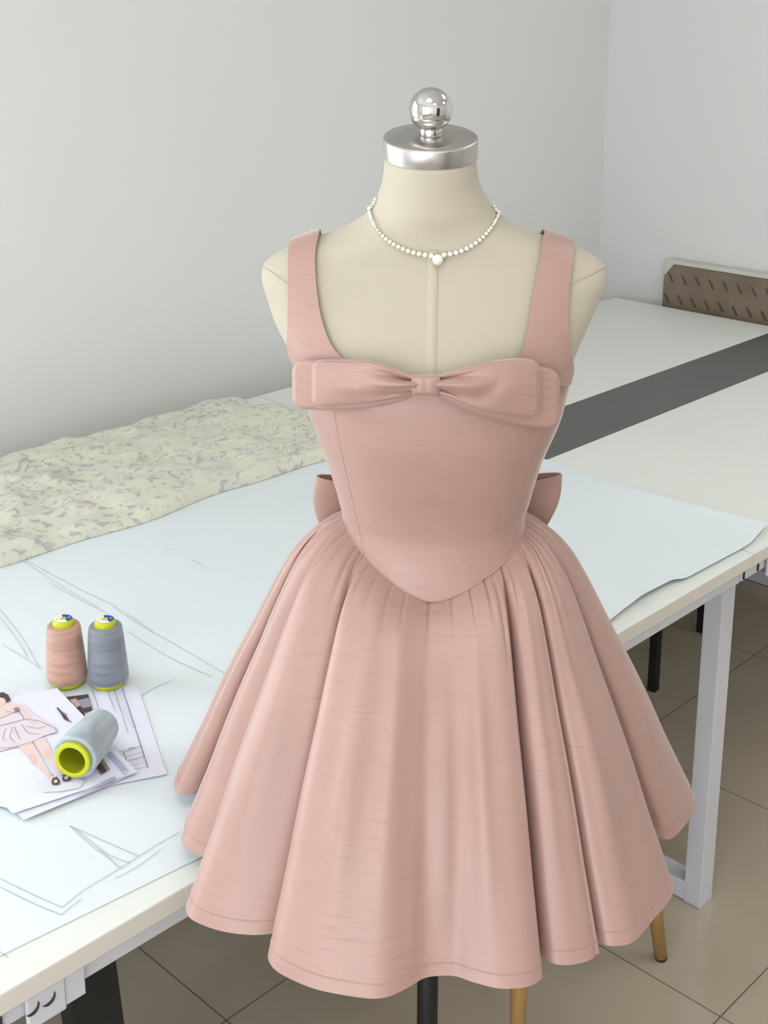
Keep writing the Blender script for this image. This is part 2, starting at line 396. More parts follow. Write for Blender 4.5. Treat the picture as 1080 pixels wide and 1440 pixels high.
def near(p):
    q, n_, a, b = TBVH.find_nearest(p)
    c_ = Vector((XC, YC, q.z-0.02))
    return q, (n_ if n_.dot(q-c_) > 0 else -n_), a, b
def strip_on(pts_px, width, off, bvh=None, n=60):
    pts = [];
    for q in catmull([(a, b, 0) for a, b in pts_px], n):
        p, nn = hit(q[0], q[1], bvh)
        if p is not None: pts.append((p + nn*off, nn))
    return pts
# centre front tape
pts = strip_on([(609, 352), (609, 400), (608, 450), (607, 500), (606, 540)], 0, 0.0012)
bm = NB(); rows = [[p + Vector((sx, 0, 0)) - nn*(0.0012 if abs(sx) > .0045 else 0) for sx in (-.0052, -.0042, 0, .0042, .0052)] for p, nn in pts]
grid(bm, rows); part('centre_tape', bm, M['linen_band'], form)
# shoulder plate seams and neck seam
for pl in ([(371, 376), (382, 383), (395, 393), (410, 403)], [(853, 374), (838, 382), (820, 391), (797, 402)],):
    pts = strip_on(pl, 0, 0.0003, n=24)
    if len(pts) > 3: part('shoulder_seam', tube(NB(), [p for p, _ in pts], 0.0009, 6), M['linen_band'], form)
# steel cap, post and ball, tilted with the neck
ct = torso_pt(0, 1.5); cen = Vector((0.0455, YC-0.012, 1.5))
TT = Matrix.Translation(cen) @ Matrix.Rotation(math.radians(11.5), 4, 'X') @ Matrix.Rotation(0, 4, 'Z')
cap_root = part('neck_cap', (lambda b: (lathe(b, [(0.040, -0.001), (0.0440, -0.001), (0.0466, 0.0), (0.0466, 0.0165), (0.0462, 0.0178), (0.0448, 0.0188), (0.030, 0.0202), (0.004, 0.0208)], n=96), b)[1])(NB()), M['brushed'], None, world=False)
cap_root.parent = form; ROOT[cap_root.name] = None
cap_root.matrix_local = ROOT[form.name] @ TT
for p in cap_root.data.polygons: p.use_smooth = True
cap_root.modifiers.new('es', 'EDGE_SPLIT').split_angle = math.radians(40)
bm = NB(); lathe(bm, [(0.0108, 0.0), (0.0112, 0.001), (0.0112, 0.0055), (0.0105, 0.007), (0.009, 0.010)], T=TT @ Matrix.Translation((0, 0, 0.0205)), n=40)
part('finial_collar', bm, M['chrome'], form)
bm = NB(); bmesh.ops.create_uvsphere(bm, u_segments=64, v_segments=40, radius=0.0212, matrix=TT @ Matrix.Translation((-0.0005, 0, 0.0208+0.0250)))
part('ball_finial', bm, M['chrome'], form)
bm = NB(); lathe(bm, [(0.0125, 0.03), (0.0125, 0.84)], T=Matrix.Translation((XC, YC, 0)), n=32); part('pole', bm, M['black'], form)
bm = NB(); lathe(bm, [(0.15, 0.0), (0.15, 0.012), (0.14, 0.02), (0.03, 0.03), (0.0125, 0.036)], T=Matrix.Translation((XC, YC, 0)), n=64); part('base', bm, M['black'], form)

# ------------------------------------------------------------------ the dress
dress = thing('mini_dress', 'dusty pink taffeta mini dress with bows on the dress form', 'dress', (XC, YC, 0.77))
OFF = 0.0035
bm = NB(); grid(bm, [[torso_pt(2*PI*k/NT_, z, OFF) for k in range(NT_)] for z in ZS], closed_v=True)
bmesh.ops.recalc_face_normals(bm, faces=bm.faces[:]); bm.normal_update(); DBVH = BVHTree.FromBMesh(bm); bm.free()
def theta_of(p, z):
    xc, a, bf, bb, n = sect(z); c = (p.x-xc)/(a+OFF); c = max(-1, min(1, c)); c = math.copysign(abs(c)**(n/2), c)
    return -math.acos(c)                       # front half: -pi..0
WPX = [(486, 736), (495, 757), (515, 784), (540, 809), (570, 832), (595, 844), (608, 847), (622, 844), (650, 833), (682, 812), (705, 795), (720, 778), (733, 755)]
zb = []
for a, b in WPX:
    p, nn = hit(a, b, DBVH)
    zb.append((theta_of(p, p.z), p.z))
zb.sort()
TH_, ZB = [q[0] for q in zb], [q[1] for q in zb]
TH_ = [-PI-0.35, -PI-0.1] + TH_ + [0.1, 0.35]; ZB = [1.112, 1.114] + ZB + [1.114, 1.112]
def z_waist(th):
    t = (th + PI/2 + PI) % (2*PI) - PI - PI/2      # -3pi/2 .. pi/2
    if t < -PI-0.35 or t > 0.35: return 1.112
    return float(np.interp(t, TH_, ZB))
ths = np.linspace(-1.5*PI, 0.5*PI, 481)[:-1]
zw = np.array([z_waist(t) for t in ths]); k = np.hanning(13); k /= k.sum()
zw = np.convolve(np.concatenate([zw[-6:], zw, zw[:6]]), k, 'valid')
def zwf(th): return float(np.interp((th+1.5*PI) % (2*PI), ths+1.5*PI, zw, period=2*PI))
def z_top(th):
    s = math.sin(th); c = abs(math.cos(th))
    if s < 0:
        return 1.2925 + 0.006*(1-abs(s)) - 0.020*max(0, (c-0.93)/0.07)
    return 1.284 + 0.02*s
bm = NB(); NBOD = 240
P = []
for i in range(61):
    r = i/60; row = []
    for k in range(NBOD):
        th = 2*PI*k/NBOD; z0 = zwf(th); z1 = z_top(th); row.append(torso_pt(th, z0+(z1-z0)*r, OFF))
    P.append(row)
grid(bm, P, closed_v=True); bmesh.ops.recalc_face_normals(bm, faces=bm.faces[:]); bod = part('bodice', bm, M['taffeta'], dress); mod_solid(bod, 0.0022)
# princess seams, waist piping, neckline edge
for pl in ([(470, 578), (477, 620), (490, 680), (504, 740), (513, 780)], [(725, 604), (720, 650), (713, 700), (707, 745), (702, 782)]):
    pts = strip_on(pl, 0, 0.0, DBVH, 50); part('seam', tube(NB(), [p for p, _ in pts], 0.00045, 6), M['taffeta'], bod)
part('waist_piping', tube(NB(), [torso_pt(t, zwf(t), OFF+0.0002) for t in np.linspace(0, 2*PI, 300)[:-1]], 0.0008, 8, closed=True), M['taffeta'], dress)
# straps: rows of (outer, inner) front pixels from the base up; then over the shoulder and down the back
def strap(front_px, sgn):
    ROW = 11; rows = []; n = 40
    o = catmull([(a[0], a[1], 0) for a in [f[0] for f in front_px]], n); i_ = catmull([(a[0], a[1], 0) for a in [f[1] for f in front_px]], n)
    top = []
    for a, b in zip(o, i_):
        row = []
        for w in np.linspace(0, 1, ROW):
            x = a[0]+(b[0]-a[0])*w; y = a[1]+(b[1]-a[1])*w
            p, nn = hit(x, y, TBVH)
            if p is None: p, nn, _, _ = near(ony(x, y, YC-0.05))
            row.append(p + nn*(OFF+0.0012))
        rows.append(row)
    # over the shoulder: same x, sweep round to the back
    last = rows[-1]
    for st in range(1, 40):
        f = st/39; row = []
        for p in last:
            yy = p.y + (YC+0.11-p.y)*f
            # cast down on top while near the ridge, then from the back
            q = None
            if yy < YC+0.045:
                r = TBVH.ray_cast(Vector((p.x, yy, 1.6)), Vector((0, 0, -1)))
                if r[0] is not None: q = r[0]+(r[1] if r[1].z > 0 else -r[1])*(OFF+0.0012)
            if q is None:
                z = p.z - max(0, (f-0.5))*0.24
                r = TBVH.ray_cast(Vector((p.x, YC+0.4, z)), Vector((0, -1, 0)))
                q = r[0]+(r[1] if r[1].y > 0 else -r[1])*(OFF+0.0012) if r[0] is not None else (lambda k: k[0]+k[1]*(OFF+0.0012))(near(Vector((p.x, YC+0.05, z))))
            row.append(q)
        rows.append(row)
    # smooth along the length
    A = np.array([[list(p) for p in r] for r in rows])
    for _ in range(6): A[1:-1] = 0.25*A[:-2]+0.5*A[1:-1]+0.25*A[2:]
    for r in range(len(A)):
        pass
    bm = NB(); grid(bm, [[Vector(p) for p in r] for r in A]); bmesh.ops.recalc_face_normals(bm, faces=bm.faces[:])
    o = part('strap', bm, M['taffeta'], dress); mod_solid(o, 0.0022)
    bmesh.ops  # noqa
    return o
strap([((416, 545), (520, 545)), ((414, 527), (516, 527)), ((412, 514), (498, 512)), ((411, 500), (476, 497)), ((411, 470), (461, 468)), ((410, 430), (451, 430)), ((409, 390), (446, 390)), ((409, 362), (446, 360)), ((411, 350), (449, 343)), ((413, 347), (453, 335))], -1)
strap([((800, 540), (690, 545)), ((802, 526), (698, 528)), ((799, 512), (716, 513)), ((796, 498), (731, 497)), ((794, 470), (738, 470)), ((795, 430), (745, 430)), ((799, 390), (752, 390)), ((803, 362), (758, 357)), ((803, 352), (761, 340)), ((802, 347), (763, 333))], 1)

# skirt: the hem's own plan curve, lobe by lobe, from the photograph; the back is free
ZH = 0.775
HEM = [  # hem pixel, waist angle (degrees; 180 = left side, 270 = front, 360 = right)
 ((262, 1075), 160), ((247, 1090), 163), ((245, 1104), 167), ((251, 1115), 170), ((275, 1116), 174), ((306, 1100), 177),
 ((266, 1150), 180), ((256, 1168), 183), ((255, 1182), 186), ((263, 1193), 188), ((290, 1206), 190.5), ((325, 1208), 193), ((352, 1188), 196),
 ((278, 1255), 198), ((264, 1268), 200), ((262, 1282), 202), ((275, 1296), 205), ((320, 1311), 210), ((368, 1315), 214), ((410, 1303), 218), ((432, 1272), 222),
 ((390, 1330), 224), ((379, 1338), 226), ((377, 1348), 228), ((385, 1362), 231), ((405, 1375), 235), ((440, 1389), 241), ((500, 1402), 251), ((540, 1403), 258), ((572, 1390), 263), ((600, 1374), 268), ((635, 1371), 274),
 ((665, 1381), 280), ((705, 1390), 288), ((740, 1388), 295), ((758, 1379), 300), ((762, 1368), 304), ((748, 1330), 307), ((724, 1284), 310),
 ((748, 1325), 312), ((772, 1352), 315), ((798, 1357), 318), ((825, 1352), 322), ((838, 1343), 325), ((840, 1332), 328), ((803, 1270), 331),
 ((828, 1310), 333), ((850, 1328), 335), ((872, 1330), 338), ((893, 1322), 341), ((920, 1292), 345), ((940, 1268), 348), ((947, 1252), 351), ((942, 1236), 353), ((902, 1180), 356),
 ((918, 1176), 358), ((942, 1180), 361), ((963, 1160), 365), ((976, 1138), 369), ((977, 1120), 373), ((965, 1100), 377)]
hx = [(onz(p[0], p[1], ZH), math.radians(a)) for p, a in HEM]
a0 = hx[-1][1]; a1 = hx[0][1] + 2*PI
hc = Vector((0.054, 1.30, ZH)); pa = math.atan2(hx[-1][0].y-hc.y, hx[-1][0].x-hc.x); pb = math.atan2(hx[0][0].y-hc.y, hx[0][0].x-hc.x)
NBk = 44
for j in range(1, NBk):
    f = j/NBk; an = pa + (pb-pa)*f; r = 0.285 + 0.022*math.cos(2*PI*5.5*f+PI)*min(1, 6*f, 6*(1-f))
    hx.append((Vector((hc.x+r*math.cos(an), hc.y+r*math.sin(an), ZH)), a0+(a1-a0)*f))
hx.append((hx[0][0].copy(), a1))
pts = catmull([(p.x, p.y, a) for p, a in hx], 1401)[:-1]
pts = np.array(pts); NS = len(pts)
# smooth base outline (folds removed): a slowly varying radius about the centre, by waist angle
ang = pts[:, 2]
# plan angle for the base: heavily smoothed hem points
K = 181; ker = np.hanning(K); ker /= ker.sum()
def csmooth(a): return np.convolve(np.concatenate([a[-(K//2):], a, a[:K//2]]), ker, 'valid')
base = np.stack([csmooth(pts[:, 0]), csmooth(pts[:, 1])], 1)
GT = [0, .03, .07, .13, .2, .3, .387, .48, .587, .68, .76, .84, .907, 1.0]
GG = [0, .085, .17, .26, .335, .43, .506, .59, .68, .752, .81, .873, .927, 1.0]
NTT = 110; tt = np.linspace(0, 1, NTT)**1.25
g = np.array([float(pchip(GT, GG, t)) for t in tt])
# gathers: pinched creases below the seam, dying out at different lengths, the cloth puffing between them
gk = []; c = 0.0
while c < 2*PI:
    front = max(0, -math.sin(c))**3; c += rng.uniform(0.045, 0.12) + (rng.uniform(0, 0.10) if front > 0.3 else 0)
    ln = (rng.uniform(0.045, 0.12) if rng.random() < 0.7 + 0.2*front else rng.uniform(0.14, 0.34))*(1-0.5*front)
    gk.append((c, rng.uniform(0.010, 0.018), rng.uniform(0.0035, 0.0080)*(1+0.5*front), ln))
P = np.zeros((NTT, NS, 3)); Wp = np.array([list(torso_pt(a, zwf(a), OFF-0.0012)) for a in ang])
# sub-folds on the panels, growing towards mid height
soft = [(math.radians(a), math.radians(w_), am, t0) for a, w_, am, t0 in ((243, 4, .006, .5), (256, 3.5, .005, .4), (272, 4, .007, .55), (285, 3.5, .005, .45), (208, 3, .004, .5), (213, 2.5, -.003, .6), (188, 2, .003, .5), (318, 2, .003, .45), (341, 2, .004, .5), (366, 3, .004, .5))]
for i, t in enumerate(tt):
    gi = g[i]; fo = gi**0.95
    xy = Wp[:, :2] + (base - Wp[:, :2])*gi + (pts[:, :2]-base)*fo
    z = Wp[:, 2] + (ZH - Wp[:, 2])*t
    rad = base - np.array([hc.x, hc.y]); rad /= np.linalg.norm(rad, axis=1)[:, None]
    d = np.full(NS, 0.0062*min(1, t/0.03)*math.exp(-(t/0.28)**2))
    for c, wd, amp, ln in gk:
        da = (ang - c + PI) % (2*PI) - PI; e = np.exp(-(da/wd)**2)
        wd2 = wd*(1+5*t); e = np.exp(-(da/wd2)**2)
        d -= amp*e*min(1, t/0.015+0.10)*math.exp(-(t/ln)**2)
    for c, wd, amp, t0 in soft:
        da = (ang - c + PI) % (2*PI) - PI
        d += amp*np.exp(-(da/wd)**2)*math.exp(-((t-t0)/0.35)**2)
    xy = xy + rad*(d - 0.0022*math.exp(-t/0.02))[:, None]
    P[i, :, :2] = xy; P[i, :, 2] = z
bm = NB(); grid(bm, [[Vector(p) for p in r] for r in P], closed_v=True); bmesh.ops.recalc_face_normals(bm, faces=bm.faces[:])
skirt = part('skirt', bm, M['taffeta'], dress); mod_solid(skirt, 0.0018, -1)
SB = BVHTree.FromPolygons([tuple(p) for r in P for p in r], [(i*NS+j, (i+1)*NS+j, (i+1)*NS+(j+1) % NS, i*NS+(j+1) % NS) for i in range(NTT-1) for j in range(NS)])
# hem stitching
hi = int(np.searchsorted(tt, 0.955)); rowp = P[hi]
nrm = np.array([list(SB.find_nearest(Vector(p))[1]) for p in rowp[::2]])
part('hem_stitch', tube(NB(), [Vector(p)+Vector(n_)*0.0000 for p, n_ in zip(rowp[::2], nrm)], 0.0006, 6, closed=True), M['taffeta'], skirt)

# front bow
bow = part('front_bow', boxm(0, .001, 0, .001, 0, .001, f=lambda a, b, c: Vector((XC+a, YC-0.10+b, 1.27+c))), M['taffeta'], dress)
bpy.data.objects.remove(bow)
def wing(top, bot, xend, corner, depth0, depth1, pleat, puff, name, parent):
    N, MW = 60, 33
    tp = np.array(top, float); bp = np.array(bot, float); sgn = 1 if xend > 600 else -1
    rows = []; xk = tp[0, 0]; Ls = abs(xend-xk); cr = corner/Ls
    for i in range(N+1):
        s = 1-(1-i/N)**1.0; 
        if s > 1-cr: q = (s-(1-cr))/cr; sh = 1 - (corner/36.0)*(1-math.sqrt(max(0, 1-q*q)))
        else: sh = 1
        x = xk + sgn*Ls*s
        o_ = np.argsort(tp[:, 0]); yt = float(pchip(tp[o_, 0], tp[o_, 1], x)); o_ = np.argsort(bp[:, 0]); yb = float(pchip(bp[o_, 0], bp[o_, 1], x))
        ym = 0.5*(yt+yb); hh = 0.5*(yb-yt)*sh
        row = []
        for j in range(MW):
            w = -1+2*j/(MW-1)
            y = ym + hh*w
            dep = depth0 + (depth1-depth0)*s
            p, nn = hit(x, y, DBVH)
            Yb = p.y if p is not None else YC-0.02
            plane = YC-0.118 + 2.0*(ony(x, y, 1.2).x-XC)**2
            ed = min(1.0, hh*(1-abs(w))/5.0, max(0.0, Ls*(1-s))/5.0); ed = 0.08 + 0.92*math.sqrt(max(0, 1-(1-ed)**2))
            Y = min(plane, Yb-0.004) - dep*ed - 0.0015*ed
            belly = puff*math.sin(PI*min(1, s**0.75))*(1-w*w)
            fade = math.exp(-(s/0.42)**2)
            pl = pleat*fade*(math.cos(w*PI*2.0+0.4*sgn)-0.2) + pleat*0.5*math.exp(-(s/0.6)**2)*math.cos(w*PI*1.1-0.5)
            dent = pleat*0.8*math.exp(-((s-0.52)/0.14)**2-((w+0.1-0.3*math.sin(5*s))/0.35)**2)
            row.append(ony(x, y, Y - belly - pl + dent))
        rows.append(row)
    bm = NB(); grid(bm, rows)
    o = part(name, bm, M['taffeta'], parent); mod_solid(o, 0.0022, 0)
    be = o.modifiers.new('b', 'BEVEL'); be.width = 0.0012; be.segments = 2; be.limit_method = 'ANGLE'
    return o
bm = NB()
# knot
kn = []
kc = [(580, 530), (617, 529), (617, 556), (581, 556)]
N1, N2 = 13, 15
for i in range(N1):
    row = []
    for j in range(N2):
        fx, fy = i/(N1-1), j/(N2-1); sx, sy = 2*fx-1, 2*fy-1
        x = (kc[0][0]*(1-fx)+kc[1][0]*fx)*(1-fy)+(kc[3][0]*(1-fx)+kc[2][0]*fx)*fy; y = (kc[0][1]*(1-fx)+kc[1][1]*fx)*(1-fy)+(kc[3][1]*(1-fx)+kc[2][1]*fx)*fy
        dp = 0.0205*(1-abs(sy)**6)**0.5 - 0.0004*math.cos(sx*PI*3) - 0.004*sx**10
        row.append(ony(x, y, YC-0.114-dp))
    kn.append(row)
grid(bm, kn); bow = part('front_bow', bm, M['taffeta'], dress); mod_solid(bow, 0.002, -1)
wing([(584, 531), (560, 523), (535, 513), (505, 508), (413, 507)], [(584, 553), (560, 563), (520, 572), (480, 576), (413, 574)], 412, 16, 0.001, 0.003, 0.0014, 0.002, 'lower_loop', bow)
wing([(584, 531), (560, 522), (535, 512), (510, 507), (438, 507)], [(584, 552), (550, 562), (500, 570), (440, 573)], 439, 15, 0.0115, 0.015, 0.006, 0.009, 'upper_loop', bow)
wing([(613, 530), (650, 520), (690, 512), (740, 515), (785, 521)], [(613, 554), (650, 573), (690, 587), (740, 598), (785, 602)], 786, 16, 0.001, 0.003, 0.0014, 0.002, 'lower_loop', bow)
wing([(613, 530), (650, 519), (690, 509), (730, 505), (760, 508)], [(613, 552), (633, 560), (672, 577), (700, 584), (760, 589)], 759, 15, 0.0115, 0.015, 0.006, 0.009, 'upper_loop', bow)

# back bow: two open loops behind the waist
def back_loop(top_end, bot_end, top_k, bot_k, Yk, Ye, sep, parent=None, name='loop'):
    te, be, tk, bk = (ony(*top_end, Ye), ony(*bot_end, Ye), ony(*top_k, Yk), ony(*bot_k, Yk))
    rows = []
    for i in range(49):
        q = i/48; s = 0.5-0.5*math.cos(2*PI*q); off = sep*math.sin(2*PI*q)*(0.3+0.7*s**0.5)*1.1
        row = []
        for j in range(15):
            w = j/14
            a = tk.lerp(te, s**0.9); b = bk.lerp(be, s**0.9)
            p = a.lerp(b, w); p = p + Vector((0, -off*(1-0.25*math.sin(PI*w)), 0))
            p.x += (0.006 if top_end[0] > 600 else -0.006)*math.sin(PI*w)*s
            row.append(p)
        rows.append(row)
    bm = NB(); grid(bm, rows); o = part(name, bm, M['taffeta'], parent); mod_solid(o, 0.002, 0); return o
bm = NB(); ck = Vector((XC, YC+0.082, 1.135))
bmesh.ops.create_uvsphere(bm, u_segments=24, v_segments=16, radius=1, matrix=Matrix.Translation(ck) @ Matrix.Diagonal((0.017, 0.016, 0.022, 1)))
bbow = part('back_bow', bm, M['taffeta'], dress)
back_loop((446, 669), (452, 742), (596, 690), (596, 722), YC+0.080, YC+0.055, 0.013, bbow)
back_loop((789, 666), (766, 742), (622, 690), (622, 722), YC+0.080, YC+0.055, 0.013, bbow)

# ------------------------------------------------------------------ necklace
NPX = [(528, 279), (522, 288), (522, 300), (526, 313), (535, 328), (550, 341), (568, 350), (588, 356), (612, 359), (640, 355), (660, 347), (677, 335), (690, 320), (698, 306), (701, 295), (697, 287)]
front = [];
for q in catmull([(a, b, 0) for a, b in NPX], 240):
    p, nn = hit(q[0], q[1], TBVH)
    if p is None: p, nn, _, _ = near(ony(q[0], q[1], YC-0.012))
    front.append(p + nn*0.0012)
a, b = front[-1], front[0]
back = []
for j in range(1, 40):
    f = j/40; an = math.atan2(a.y-YC, a.x-XC) + (math.atan2(b.y-YC, b.x-XC)+0 - math.atan2(a.y-YC, a.x-XC))*f
    q = Vector((0.0475+0.07*math.cos(PI*f), YC+0.07*math.sin(PI*f), a.z*(1-f)+b.z*f+0.010*math.sin(PI*f)))
    p, nn, _, _ = near(q); back.append(p+nn*0.0015)
loop = front + back
LEN = [0]
for i in range(len(loop)): LEN.append(LEN[-1]+(loop[(i+1) % len(loop)]-loop[i]).length)
neck = thing('pearl_necklace', 'pearl necklace with round pendant pearl on the cream neck', 'necklace', (front[120].x, front[120].y, front[120].z))
part('cord', tube(NB(), loop, 0.0004, 6, closed=True), M['bead'], neck)
def along(s):
    s %= LEN[-1]; i = int(np.searchsorted(LEN, s, 'right'))-1; i = min(i, len(loop)-1)
    f = (s-LEN[i])/max(1e-9, LEN[i+1]-LEN[i]); return loop[i].lerp(loop[(i+1) % len(loop)], f)
Lf = LEN[len(front)-1]; mid = LEN[128]; cnt = 0
def bead(p, r, mat, name):
    _, nn, _, _ = near(p); bm = NB()
    bmesh.ops.create_uvsphere(bm, u_segments=16, v_segments=10, radius=r, matrix=Matrix.Translation(p+nn*(r*0.75)))
    return part(name, bm, mat, neck)
s = 0.0
pos = []
for sg in (1, -1):
    s = mid + sg*0.0062
    while (s < Lf if sg > 0 else s > 0):
        dd = abs(s-mid); r = 0.0029 - 0.0013*min(1, dd/0.075)
        pos.append((s, r, dd)); s += sg*(2*r+0.0004)
for s, r, dd in pos: bead(along(s), r, M['pearl'] if dd < 0.06 or rng.random() < 0.5 else M['bead'], 'pearl' if dd < 0.06 else 'bead')
pd = along(mid) + Vector((0, -0.001, -0.0035)); bead(pd, 0.0055, M['pearl'], 'pendant_pearl')

# ------------------------------------------------------------------ pattern paper and floral cloth
TZ = 0.7503
pp = thing('pattern_paper', 'large white sheet of pattern paper with faint pencil lines on the table', 'paper', uv(1.0, 1.4, TZ), PHI)
NU, NV = 200, 60
def paper_z(u, v):
    z = TZ + 0.0005
    e = max(0, (u-1.38)/0.6); fe = math.exp(-((v-1.0)/0.07)**2)
    z += fe*0.009*float(np.interp(u, [1.40, 1.52, 1.6, 1.68, 1.71, 1.8, 1.99], [0, .55, 1.0, .8, .45, .4, .3]))
    z += 0.0015*max(0, math.sin(u*7+v*5))*max(0, min(1, (u-1.4)*3)) * max(0, min(1, (1.7-v)*5))
    if u > 1.86: z += 0.008*((u-1.86)/0.13)**2*max(0, 1-((v-1.1)/0.28)**2)
    return z
rows = []
for i in range(NU+1):
    u = 0.05+(1.99-0.05)*i/NU; row = []
    for j in range(NV+1):
        f = j/NV; vf = float(np.interp(u, [.3, .5, .736, 1.2, 1.48, 1.54, 1.60, 1.685, 1.70, 1.80, 1.9, 1.99], [1.018, 1.014, .994, .994, .994, 1.0, 1.004, 1.003, .994, .992, .990, 1.006]))
        v = vf + (1.86-vf)*f; uu = u + (0.012*math.sin(v*9)+0.01*(v-1.4) if i == NU else (0.012*math.sin(v*9)+0.01*(v-1.4))*(i/NU)**8)
        row.append(uv(uu, v, paper_z(u, v)))
    rows.append(row)
bm = NB(); grid(bm, rows); o = part('sheet', bm, M['paper'], pp); mod_solid(o, 0.0002, 0)
LINES = [[(98, 1161), (150, 1184), (195, 1204)], [(98, 1161), (130, 1190), (172, 1221)], [(108, 1167), (150, 1200), (182, 1213)], [(138, 1194), (155, 1207), (166, 1221)],
         [(88, 1275), (120, 1250), (160, 1226), (195, 1204), (220, 1188), (252, 1170)], [(86, 1286), (115, 1263)], [(162, 1235), (195, 1217), (226, 1194)], [(0, 1235), (45, 1257), (88, 1276)], [(0, 1247), (45, 1269), (86, 1286)],
         [(30, 787), (62, 808), (95, 829), (140, 855)], [(36, 787), (70, 806), (120, 832), (165, 853)], [(68, 818), (110, 842), (150, 862)], [(160, 853), (200, 880), (250, 908), (330, 955)], [(176, 860), (215, 888)], [(180, 888), (240, 925), (300, 952)],
         [(0, 857), (28, 892), (57, 941)], [(0, 868), (25, 900), (40, 926)], [(3, 906), (28, 921), (57, 939)], [(230, 770), (246, 773)], [(268, 786), (290, 798)], [(246, 955), (215, 968), (190, 985)], [(0, 1338), (12, 1346)]]
bm = NB()
for ln in LINES:
    q = [onz(a, b, TZ+0.0016) for a, b in ln]; q = [Vector(p) for p in catmull(q, 5*len(q))]
    rr = []
    for k in range(len(q)):
        d = (q[min(k+1, len(q)-1)]-q[max(k-1, 0)]).normalized(); n_ = Vector((-d.y, d.x, 0))*0.0005
        rr.append([q[k]-n_, q[k]+n_])
    grid(bm, rr)
part('pencil_lines', bm, M['pencil'], pp)

# floral cloth: a thick folded length, wrinkled
bm = NB(); rows = []; NU, NV = 260, 110
from mathutils import noise as mn
def cloth_z(u, v, fu, fv):
    e = min(1, fv/0.06, (1-fv)/0.05); e = math.sqrt(max(0, 1-(1-e)**2)); eu = min(1, fu/0.03); eu = math.sqrt(max(0, 1-(1-eu)**2))
    q = Vector((u*5, v*9, 0)); w = mn.noise(q)*0.013 + mn.noise(q*2.3+Vector((3, 1, 0)))*0.011
    rdg = (1-abs(mn.noise(Vector((u*7+v*3, v*11-u*4, 2.0))))*2.2); w += 0.009*max(0, rdg)**2*math.exp(-((fv-0.62)/0.4)**2)
    w += mn.noise(Vector((u*30, v*30, 5)))*0.0036
    fold = 0.006*max(0, min(1, (fv-0.80)/0.03))
    return 0.7535 + e*eu*max(0.004, 0.018 + w + fold*(0.6+0.8*mn.noise(Vector((u*6, 3, 1)))))
for i in range(NU+1):
    fu = i/NU; row = []
    for j in range(NV+1):
        fv = j/NV
        uend = 1.80 + 0.03*math.sin(fv*3.1) - 0.05*max(0, 0.25-fv)
        u = 0.55 + (uend-0.55)*(1-fu)
        vf = 1.818 + 0.008*math.sin(u*9) + 0.005*math.sin(u*23+1) - 0.02*max(0, (u-1.45))/0.3
        vb = 2.243 + 0.005*math.sin(u*17)
        v = vf + (vb-vf)*fv
        row.append(uv(u + 0.006*math.sin(v*40), v, cloth_z(u, v, fu, fv)))
    rows.append(row)
vs = grid(bm, rows)
# under side
ring = [vs[i][0] for i in range(NU+1)] + [vs[NU][j] for j in range(1, NV+1)] + [vs[i][NV] for i in range(NU-1, -1, -1)] + [vs[0][j] for j in range(NV-1, 0, -1)]
low = [bm.verts.new(Vector((r.co.x, r.co.y, 0.7516))) for r in ring]
for k in range(len(ring)): bm.faces.new((ring[k], low[k], low[(k+1) % len(ring)], ring[(k+1) % len(ring)]))
bm.faces.new(low)
bmesh.ops.recalc_face_normals(bm, faces=bm.faces[:])
cl = part('folded_cloth', bm, M['floral'], None); tag(cl, 'folded cream floral fabric with grey sprigs lying on the table by the wall', 'fabric')

# ------------------------------------------------------------------ printed sheets
SZ = 0.7516
def sheet_thing(name, label, corners, z, lift=None, extra=None):
    """corners: four world xy points in order; a bending grid"""
    c = [Vector((p[0], p[1], 0)) for p in corners]; cen_ = sum(c, Vector())/4
    t_ = thing(name, label, 'paper', (cen_.x, cen_.y, z), 0, 'printed design sheets')
    rows = []
    for i in range(25):
        row = []
        for j in range(25):
            a, b = i/24, j/24; p = (c[0].lerp(c[1], a)).lerp(c[3].lerp(c[2], a), b)
            row.append(Vector((p.x, p.y, z + (lift(a, b) if lift else 0))))
        rows.append(row)
    bm = NB(); grid(bm, rows); o = part('sheet', bm, M['sheet'], t_); mod_solid(o, 0.0003, 0)
    return t_
def quad_sheet(p_a, p_b, length, z, left=True):
    """bottom edge p_a -> p_b (world), sheet extends 'length' to the left of that direction"""
    a, b = Vector(p_a[:2]).to_3d(), Vector(p_b[:2]).to_3d(); d = (b-a).normalized(); n_ = Vector((-d.y, d.x, 0))*length
    return [a, b, b+n_, a+n_]
def poly_px(bm, pts, z, mi):
    f = bm.faces.new([bm.verts.new(onz(a, b, z)) for a, b in pts]); f.material_index = mi
    if f.calc_area() > 0:
        f.normal_update()
        if f.normal.z < 0: f.normal_flip()
def line_px(bm, pts, z, w, mi, n=None):
    q = [onz(a, b, z) for a, b in pts]
    q = [Vector(p) for p in catmull(q, n or 4*len(q))] if len(q) > 2 else q
    rr = []
    for k in range(len(q)):
        d = (q[min(k+1, len(q)-1)]-q[max(k-1, 0)]).normalized(); n_ = Vector((-d.y, d.x, 0))*w*0.5
        rr.append([q[k]-n_, q[k]+n_])
    grid(bm, rr, mi=mi)
